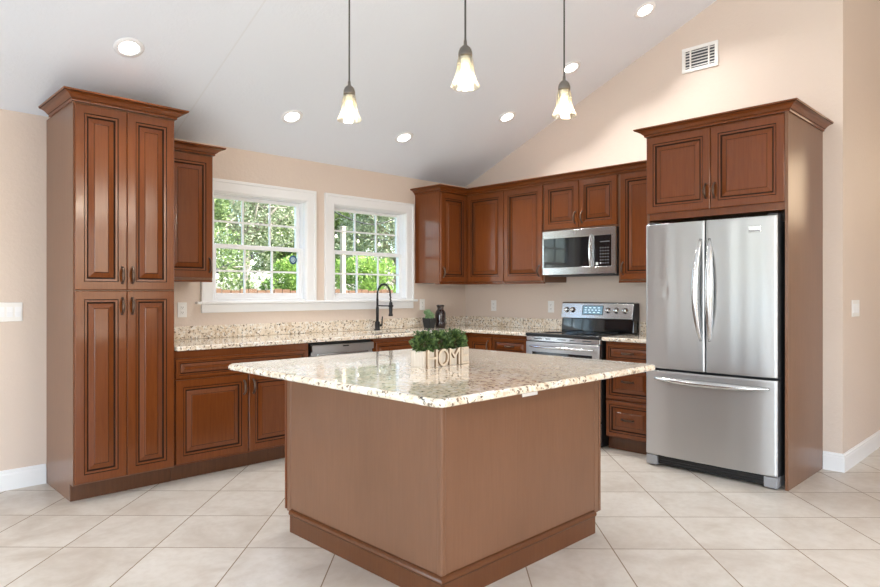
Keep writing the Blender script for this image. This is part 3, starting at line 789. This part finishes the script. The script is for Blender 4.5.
def round_slab(x0, x1, y0, y1, z0, z1, R=.035):
    poly = []
    for cx, cy, a0 in ((x1 - R, y1 - R, 0), (x0 + R, y1 - R, PI / 2), (x0 + R, y0 + R, PI), (x1 - R, y0 + R, 1.5 * PI)):
        poly += [(cx + R * math.cos(a0 + PI / 2 * i / 6), cy + R * math.sin(a0 + PI / 2 * i / 6)) for i in range(7)]
    mb = MB(); n = len(poly); T = z1 - z0
    prof = [(.010, z0), (.002, z0 + .003), (.0, z0 + .008), (.0, z1 - .012), (.003, z1 - .005), (.010, z1 - .0005), (.012, z1)]
    rings = []
    cxm, cym = (x0 + x1) / 2, (y0 + y1) / 2
    for ins, z in prof:
        rings.append([(cxm + (px - cxm) * (1 - ins / ((x1 - x0) / 2)), cym + (py - cym) * (1 - ins / ((y1 - y0) / 2)), z) for px, py in poly])
    for a, b in zip(rings, rings[1:]):
        for i in range(n): mb.add([a[i], a[(i + 1) % n], b[(i + 1) % n], b[i]], [(0, 1, 2, 3)], 0, True)
    mb.add(rings[0], [tuple(range(n))[::-1]], 0); mb.add(rings[-1], [tuple(range(n))], 0)
    return mb
tag(obj('island_countertop', round_slab(-3.726, -2.184, -3.380, -1.832, .8838, .914), 'granite'), 'large square speckled granite top on the kitchen island', 'countertop')

# ------------------------------------------------------------------ outlets, switches, vent
def plate(name, label, cat, loc, rz, w=.072, h=.115, kind='outlet', gangs=1, group=None):
    t = thing(name, label, cat, loc, rz, group)
    obj('cover_plate', MB().box(-w / 2, w / 2, -.0065, -.0008, -h / 2, h / 2, 0, .0025, 2), 'plate', t)
    for g in range(gangs):
        gx = (g - (gangs - 1) / 2) * .046
        if kind == 'outlet':
            for s in (-1, 1):
                mb = MB(); q = .0195 if h > w else .0195
                cx, cz = (gx, s * .0195) if h > w else (gx + s * .0195, 0)
                mb.box(cx - .0165, cx + .0165, -.0085, -.0062, cz - .014, cz + .014, 0, .002, 1)
                for e in (-1, 1): mb.box(cx + e * .006 - .0012, cx + e * .006 + .0012, -.0089, -.0083, cz - .004, cz + .005, 1)
                mb.box(cx - .002, cx + .002, -.0089, -.0083, cz - .011, cz - .007, 1)
                obj('socket', mb, ['plate', 'slot'], t)
        else:
            mb = MB().prism([(-.0062, -.033), (-.0105, -.033), (-.0078, 0), (-.0095, .033), (-.0062, .033)], gx - .0165, gx + .0165, 'x', 0)
            obj('rocker', mb, 'vinyl', t)
    return t
plate('wall_outlet', 'white outlet on the wall under the left end of the window sill', 'outlet', (-3.187, 0, 1.142), 0)
plate('wall_outlet', 'white outlet between the right window and the room corner', 'outlet', (-.663, 0, 1.150), 0)
plate('wall_outlet', 'white outlet on the range wall nearest the room corner', 'outlet', (0, -.421, 1.135), RW)
plate('wall_outlet', 'white outlet on the range wall just left of the range', 'outlet', (0, -1.165, 1.135), RW)
plate('light_switch', 'wide white multi-gang rocker switch plate left of the pantry', 'switch', (-4.332, 0, 1.150), 0, .19, .124, 'switch', 4)
plate('light_switch', 'white multi-gang rocker switch plate on the hallway wall right of the refrigerator', 'switch', (.332, YH, 1.158), 0, .21, .124, 'switch', 4)
plate('island_outlet', 'white outlet under the counter overhang on the right face of the island', 'outlet', (-2.815, IY0, .825), 0, .115, .072)
plate('island_outlet', 'pale outlet under the counter overhang on the left face of the island', 'outlet', (IX0, -2.46, .840), RW, .115, .072)
# vent
t = thing('air_vent', 'white louvered air vent high on the wall above the refrigerator', 'vent', (0, -2.653, 3.212), RW)
mb = MB(); w, h = .300, .205; fw = .028
for q in ((-w / 2, w / 2, h / 2 - fw, h / 2), (-w / 2, w / 2, -h / 2, -h / 2 + fw), (-w / 2, -w / 2 + fw, -h / 2 + fw, h / 2 - fw), (w / 2 - fw, w / 2, -h / 2 + fw, h / 2 - fw)): mb.box(q[0], q[1], -.014, -.0015, q[2], q[3], 0, .002, 1)
for x in (-.085, .068): mb.box(x, x + .012, -.013, -.004, -h / 2 + fw, h / 2 - fw)
obj('frame', mb, 'plate', t)
obj('backing', MB().box(-w / 2 + .01, w / 2 - .01, -.004, -.0015, -h / 2 + .01, h / 2 - .01), 'vent_dark', t)
for k in range(6):
    z = -h / 2 + fw + .012 + k * .0245
    obj('louver', MB().prism([(-.012, z - .004), (-.0045, z + .006), (-.0045, z + .0075), (-.012, z - .0025)], -w / 2 + fw, w / 2 - fw, 'x'), 'plate', t)

# ------------------------------------------------------------------ lamps
nrm_c = Vector((0, -SL, -1)).normalized()
def can(label, x, y):
    t = thing('recessed_light', label, 'light', (x, y, ceil_z(y)), 0, 'recessed ceiling lights')
    obj('trim_ring', MB().lathe([(.058, -.001), (.058, .006), (.064, .008), (.085, .005), (.088, -.001)], n=32, axis=nrm_c), 'vinyl', t)
    obj('lens', MB().lathe([(.0, .004), (.045, .0038), (.0575, .001), (.0575, -.001)], n=32, axis=nrm_c), 'lens', t)
    l = light('downlight', 'AREA', nrm_c * .02, 7.5, (1, .975, .94), (0, 0, 0), .12, parent=t, spread=math.radians(120))
    l.rotation_euler = nrm_c.to_track_quat('-Z', 'Y').to_euler()
can('lit recessed ceiling light above the pantry, leftmost of all', -3.833, -.766)
can('lit recessed ceiling light above the left window', -2.520, -.491)
can('lit recessed ceiling light above the right window', -1.385, -.537)
can('lit recessed ceiling light nearest the room corner, low above the range wall', -.587, -1.084)
can('lit recessed ceiling light just beside the right pendant cord', -.567, -1.776)
can('lit recessed ceiling light highest on the slope, left of the air vent', -.550, -2.452)

def pendant(label, x, y, zb):
    t = thing('pendant_lamp', label, 'lamp', (x, y, zb), 0, 'pendants over the island')
    zc = ceil_z(y) - zb
    obj('cord', MB().tube([(0, 0, .185), (0, 0, zc - .02)], .0036, 8), 'cord', t)
    obj('canopy', MB().lathe([(.0, -.02), (.05, -.016), (.058, -.006), (.058, .0)], (0, 0, zc - .012), 24), 'socket', t)
    obj('socket_cap', MB().lathe([(.0255, .128), (.0265, .134), (.025, .146), (.020, .158), (.012, .166), (.0065, .170), (.006, .186), (.004, .190), (0, .190)], n=24), 'socket', t)
    out = [(.052, .013), (.0525, .018), (.049, .028), (.042, .044), (.036, .062), (.033, .085), (.031, .105), (.027, .122), (.025, .128)]
    prof = out + [(r - .0025, h) for r, h in out[::-1]]
    g = MB(); n = 32; vs = []; fs = []
    for r, h in prof:
        for k in range(n):
            a = 2 * PI * k / n; rr = r * (1 + .035 * math.cos(8 * a) * max(0, 1 - h / .11)); vs.append((rr * math.cos(a), rr * math.sin(a), h))
    m_ = len(prof)
    for i in range(m_):
        j = (i + 1) % m_
        for k in range(n): fs.append((i * n + k, i * n + (k + 1) % n, j * n + (k + 1) % n, j * n + k))
    obj('glass_shade', g.add(vs, fs, 0, True), 'shade', t)
    obj('bulb_base', MB().lathe([(.013, .095), (.015, .098), (.015, .127), (.0, .127)], n=16), 'plate', t)
    obj('bulb', MB().lathe([(.0, .030), (.010, .032), (.018, .041), (.0215, .055), (.018, .069), (.0130, .083), (.012, .0945)], n=20), 'bulb', t)
    light('pendant_bulb_light', 'POINT', (0, 0, .018), 4.5, (1, .93, .84), parent=t).data.shadow_soft_size = .02
pendant('glass bell pendant lamp hanging furthest left over the island', -3.530, -2.610, 2.022)
pendant('glass bell pendant lamp hanging in the middle, nearest and highest in view', -3.500, -3.285, 2.022)
pendant('glass bell pendant lamp hanging furthest right over the island', -2.910, -3.316, 2.022)

# ------------------------------------------------------------------ small things on the counters
def leaves(mb, pts, size, mat=0, up=.5, rnd=random):
    """folded two-quad leaves around the given points with outward directions"""
    for p, n in pts:
        n = (Vector(n) + Vector((rnd.uniform(-.6, .6), rnd.uniform(-.6, .6), rnd.uniform(-.2, .6) + up * .3))).normalized()
        s = n.orthogonal().normalized(); s = Matrix.Rotation(rnd.uniform(0, 6.28), 3, n) @ s
        L = size * rnd.uniform(.7, 1.3); w = L * rnd.uniform(.26, .38); p = Vector(p); k = s.cross(n) * (.12 * L)
        b = p; m0 = p + n * L * .5; e = p + n * L
        vs = [b, m0 + s * w + k, e, m0 - k * .4, m0 - s * w + k]
        mb.add(vs, [(0, 1, 2, 3), (0, 3, 2, 4)], mat)
    return mb
# planter box with letters
px0, px1, py0, py1 = -3.140, -2.820, -2.672, -2.580; pz = .9145; ph = .078
t = thing('planter_box', 'whitewashed wooden planter box with letters HOME and green plants on the island', 'planter', (px0, py0, pz))
lx_, ly_ = px1 - px0, py1 - py0
mb = MB()
for z0, z1 in ((.003, ph),):
    mb.box(0, lx_, .0, .010, z0, z1, 0, .002, 1); mb.box(0, lx_, ly_ - .010, ly_, z0, z1, 0, .002, 1)
    mb.box(0, .010, .0105, ly_ - .0105, z0, z1, 0, .002, 1); mb.box(lx_ - .010, lx_, .0105, ly_ - .0105, z0, z1, 0, .002, 1)
mb.box(.001, lx_ - .001, .001, ly_ - .001, 0, .008)
obj('box', mb, 'planter', t)
obj('soil', MB().box(.011, lx_ - .011, .011, ly_ - .011, .009, .060), 'soil', t)
for ch, xa, ww in (('H', .016, .068), ('O', .090, .072), ('M', .166, .076), ('E', .250, .056)):
    cu = bpy.data.curves.new('letter', 'FONT'); cu.body = ch; cu.size = .1; cu.extrude = .5; cu.offset = 0
    tmp = bpy.data.objects.new('letter_tmp', cu); COL.objects.link(tmp)
    bpy.context.view_layer.update()
    me = bpy.data.meshes.new_from_object(tmp.evaluated_get(bpy.context.evaluated_depsgraph_get()))
    bpy.data.objects.remove(tmp)
    xs_ = [v.co.x for v in me.vertices]; zs_ = [v.co.y for v in me.vertices]
    a0, a1, b0, b1 = min(xs_), max(xs_), min(zs_), max(zs_)
    for v in me.vertices:
        x, y, z = v.co
        v.co = (xa + (x - a0) / (a1 - a0) * ww, -.0005 - .013 * (.5 + z), .001 + (y - b0) / (b1 - b0) * .084)
    b = bmesh.new(); b.from_mesh(me); bmesh.ops.recalc_face_normals(b, faces=b.faces[:]); b.to_mesh(me); b.free()
    me.materials.clear(); me.materials.append(M['letter']); me.materials.append(M['letter_edge']); me.name = 'letter'
    for f in me.polygons: f.material_index = 1 if abs(f.normal.y) < .7 else 0
    o = bpy.data.objects.new('letter', me); COL.objects.link(o); o.parent = t
for k in range(3):
    cx = .052 + k * .105; mb = MB(); pts = []
    for i in range(1000):
        d = Vector((random.gauss(0, 1), random.gauss(0, 1), random.gauss(0, 1))).normalized()
        r = random.uniform(.45, 1.0) * (1 + .16 * math.sin(5 * math.atan2(d.y, d.x) + k) * math.cos(4 * d.z))
        p = Vector((cx + d.x * .062 * r, ly_ / 2 + d.y * .058 * r, .112 + d.z * .058 * r))
        if p.z > .074 or (.014 < p.x < lx_ - .014 and .014 < p.y < ly_ - .014 and p.z > .064): pts.append((p, d))
    leaves(mb, pts, .0165)
    f = obj('foliage', mb, 'leaf_box', t); f['kind'] = 'stuff'
    mb = MB()
    for i in range(7):
        a = random.uniform(0, 6.28); mb.tube([(cx, ly_ / 2, .058), (cx + .02 * math.cos(a), ly_ / 2 + .018 * math.sin(a), .095), (cx + .035 * math.cos(a), ly_ / 2 + .033 * math.sin(a), .125)], .0016, 5)
    obj('stem', mb, 'bark', t)
# small pot
t = thing('potted_plant', 'small green succulent in a square charcoal pot on the corner counter', 'plant', (-.735, -.185, .9145), math.radians(8))
mb = MB(); a, b, h = .038, .050, .100
lo = [(-a, -a, 0), (a, -a, 0), (a, a, 0), (-a, a, 0)]; hi = [(-b, -b, h), (b, -b, h), (b, b, h), (-b, b, h)]; c = b - .006
ih = [(-c, -c, h), (c, -c, h), (c, c, h), (-c, c, h)]; il = [(-c + .004, -c + .004, h - .02), (c - .004, -c + .004, h - .02), (c - .004, c - .004, h - .02), (-c + .004, c - .004, h - .02)]
mb.add(lo, [(3, 2, 1, 0)])
for p, q in ((lo, hi), (hi, ih), (ih, il)):
    for k in range(4): mb.add([p[k], p[(k + 1) % 4], q[(k + 1) % 4], q[k]], [(0, 1, 2, 3)])
mb.add(il, [(0, 1, 2, 3)]); obj('pot', mb, 'pot', t)
mb = MB()
for cx, cy, cz in ((-.026, -.012, .135), (.024, .0, .145), (0, .02, .165), (-.005, -.028, .128), (.022, .025, .130)):
    pts = []
    for i in range(46):
        d = Vector((random.gauss(0, 1), random.gauss(0, 1), random.gauss(.5, .8))).normalized(); pts.append((Vector((cx, cy, cz - .02)) + d * .004, d))
    leaves(mb, pts, .042)
obj('foliage', mb, 'leaf_succ', t)['kind'] = 'stuff'
obj('soil', MB().box(-.036, .036, -.036, .036, .0805, .088), 'soil', t)
tag(obj('vase', MB().lathe([(0, 0), (.046, 0), (.052, .006), (.055, .03), (.056, .12), (.054, .150), (.046, .170), (.034, .182), (.031, .192), (.032, .205), (.041, .220), (.041, .230), (.036, .233), (.029, .221), (.027, .19), (.040, .165), (.048, .14), (.048, .02), (0, .012)], n=32), 'vase', None, (-.565, -.175, .9145)),
    'dark brown glazed jug vase beside the succulent on the corner counter', 'vase')
# window sticker
gx1 = WIN[0][1] - .012 - .008 - .034
t = thing('window_sticker', 'round blue security sticker on the lower sash of the left window', 'sticker', (gx1 - .045, .055, 1.565))
obj('disc', MB().lathe([(0, 0), (.040, 0), (.040, .0007), (0, .0007)], n=32, axis=(0, -1, 0)), 'sticker', t)
obj('emblem', MB().lathe([(.025, .0007), (.025, .0012), (.018, .0012), (.018, .0007)], n=8, axis=(0, -1, 0)).box(-.008, .008, -.0012, -.0007, -.011, .013), 'sticker_w', t)

# ------------------------------------------------------------------ the yard
G = -.35
struct('ground_outside', MB().box(-22, 30, .2, 45, G - .2, G), 'grass')
t = thing('fence', 'low brown board fence across the back of the yard', 'fence', (0, 7.6, G))
mb = MB(); 
for k in range(62): x = -7 + k * .2; mb.box(x, x + .185, -.012, .012, .04, 1.69 + .02 * math.sin(k * 1.7))
obj('boards', mb, 'fence', t)
obj('rail', MB().box(-7, 5.4, .0125, .05, .35, .44), 'fence', t); obj('rail', MB().box(-7, 5.4, .0125, .05, 1.3, 1.39), 'fence', t)
def tree(label, x, y, h, crown_c, crown_r, mat, nleaf, size, trunk=.14, bark='bark', nm='tree', nb=9, fill=.35):
    t = thing(nm, label, 'tree' if nm == 'tree' else 'bush', (x, y, G), 0)
    rr = random.Random(int(x * 91 + y * 17)); C = Vector(crown_c)
    mb = MB(); pts = []
    for k in range(nb * 3):
        d = Vector((rr.gauss(0, 1), rr.gauss(0, 1), rr.gauss(.1, 1))).normalized()
        q = C + Vector((d.x * crown_r[0], d.y * crown_r[1], d.z * crown_r[2])) * rr.uniform(fill, .9); cr = rr.uniform(.28, .45) * min(crown_r)
        for i in range(nleaf // (nb * 3)):
            e = Vector((rr.gauss(0, 1), rr.gauss(0, 1), rr.gauss(.1, 1))).normalized(); p = q + e * cr * rr.uniform(.6, 1.05)
            if p.z > .05: pts.append((p, e))
    leaves(mb, pts, size, 0, .2, rr); obj('foliage', mb, mat, t)['kind'] = 'stuff'
    mb = MB().tube([(0, 0, -.02), (.03, .02, C.z * .4), (C.x * .6, C.y * .6, C.z)], [trunk, trunk * .8, trunk * .45], 9)
    for k in range(nb):
        d = Vector((rr.gauss(0, 1), rr.gauss(0, 1), rr.gauss(.3, .6))).normalized(); s = Vector((C.x * .4, C.y * .4, C.z * rr.uniform(.45, .95)))
        e = C + Vector((d.x * crown_r[0], d.y * crown_r[1], d.z * crown_r[2])) * .85
        m_ = s.lerp(e, .5) + Vector((rr.uniform(-.2, .2), rr.uniform(-.2, .2), rr.uniform(-.1, .3)))
        mb.tube([s, m_, e], [trunk * .4, trunk * .25, trunk * .06], 6)
    obj('trunk', mb, bark, t)
    return t
tree('dark leafy tree with bare pale branches seen in the left half of the left window', 0.9, 9.3, 5, (0, 0, 2.4), (1.7, 1.2, 1.9), 'leaf_dark', 9000, .085, .11, 'bark_pale')
tree('big grey-green oak filling the upper part of the left window', 3.7, 12.2, 7, (0, 0, 4.3), (2.5, 1.8, 2.5), 'leaf_grey', 21000, .085, .2, 'bark_pale', nb=13)
tree('grey-green oak filling the upper part of the right window', 9.0, 11.6, 7, (0, 0, 4.3), (2.5, 1.8, 2.5), 'leaf_grey', 21000, .085, .18, 'bark_pale', nb=13, fill=.3)
tree('bright green bush in front of the fence in the middle of the left window', 3.4, 9.1, 2.4, (0, 0, 1.55), (1.15, .8, .95), 'leaf_lime', 8000, .08, .06, 'bark', 'bush')
tree('bright green bush in the lower right of the left window', 5.6, 8.9, 2.4, (0, 0, 1.7), (1.1, .8, 1.0), 'leaf_lime', 8000, .08, .06, 'bark', 'bush')
tree('bright green bush behind the wooden post in the right window', 8.1, 8.7, 2.6, (0, 0, 1.5), (1.1, .8, 1.1), 'leaf_lime', 8000, .08, .06, 'bark', 'bush')
tree('dark green shrub at the right side of the right window', 10.4, 8.0, 2.6, (0, 0, 1.7), (1.2, .8, 1.2), 'leaf_dark', 8000, .08, .06, 'bark', 'bush')
tree('tall pale tree far behind the fence on the left', .6, 16.0, 9, (0, 0, 4.6), (3.6, 2.2, 3.6), 'leaf_grey', 22000, .17, .25, fill=.15)
tree('tall dark tree far behind the fence in the middle', 8.3, 16.5, 9, (0, 0, 4.4), (3.5, 2.2, 3.2), 'leaf_dark', 24000, .17, .25, fill=.15)
tree('tall pale tree far behind the fence on the right', 16.0, 15.0, 9, (0, 0, 4.4), (3.8, 2.2, 3.4), 'leaf_grey', 22000, .17, .25, fill=.15)
# post and string lights
tag(obj('wooden_post', MB().box(-.052, .052, -.052, .052, 0, 3.14, 0, .008, 1).box(-.06, .06, -.06, .06, 3.14, 3.17, 0, .005, 1), 'post', None, (3.65, 7.35, G)), 'pale square wooden post standing outside the right window', 'post')
def string(label, pts, bulbs, r=.03, cr=.006, drop=0.0):
    """cable through the given points with bulbs hanging at some of them"""
    pts = [Vector(p) for p in pts]; o = pts[0]; t = thing('string_light', label, 'light', o); q = []
    for i in range(len(pts) - 1):
        p0, p1, p2, p3 = pts[max(i - 1, 0)], pts[i], pts[i + 1], pts[min(i + 2, len(pts) - 1)]
        for k in range(6):
            u = k / 6; q.append(.5 * (2 * p1 + (p2 - p0) * u + (2 * p0 - 5 * p1 + 4 * p2 - p3) * u * u + (3 * p1 - p0 - 3 * p2 + p3) * u ** 3) - o)
    q.append(pts[-1] - o)
    obj('cable', MB().tube(q, cr, 5), 'black_matte', t)
    for i in bulbs:
        p = pts[i] - o + Vector((0, 0, -drop)); k = r / .03
        b = obj('glass_bulb', MB().lathe([(.013 * k, -.08 * k), (r, -.115 * k), (r, -.135 * k), (r * .6, -.160 * k), (0, -.165 * k)], p, 12), 'bulb_out', t)
        obj('bulb_socket', MB().lathe([(.012 * k, 0.01), (.017 * k, -.02 * k), (.017 * k, -.075 * k), (.013 * k, -.08 * k)], p, 10), 'black_matte', b)
string('string of bulbs hanging close outside the upper panes of the left window', [(-3.9, .165, 2.5), (-3.2, 1.4, 2.66), (-1.871, 2.26, 2.68), (-1.117, 2.26, 2.70), (-.30, 2.26, 2.82), (.9, 2.26, 3.1)], (2, 3), .034)
string('string of bulbs rising from lower left to upper right beyond the left window', [(-1.9, 7.575, 1.30), (-.724, 6.0, 1.42), (-.064, 6.0, 1.70), (.615, 6.0, 1.97), (1.53, 6.0, 2.302), (2.6, 6.0, 2.83)], (2, 3), .034)
string('string of three bulbs in front of the trees beyond the right window', [(2.652, 7.0, 2.70), (3.208, 7.0, 2.65), (3.824, 7.0, 2.57), (4.449, 7.0, 2.53), (5.111, 7.0, 2.56), (6.0, 6.6, 2.7), (.14, .165, 2.4)], (1, 2, 3), .027)
string('dark thick sagging cable across the top of the right window', [(1.0, 5.0, 3.2), (1.393, 5.0, 2.967), (1.656, 5.0, 2.827), (2.161, 5.0, 2.663), (2.672, 5.0, 2.615), (3.161, 5.0, 2.742), (3.649, 5.0, 2.947), (.12, .165, 2.45)], (), .03, .014)
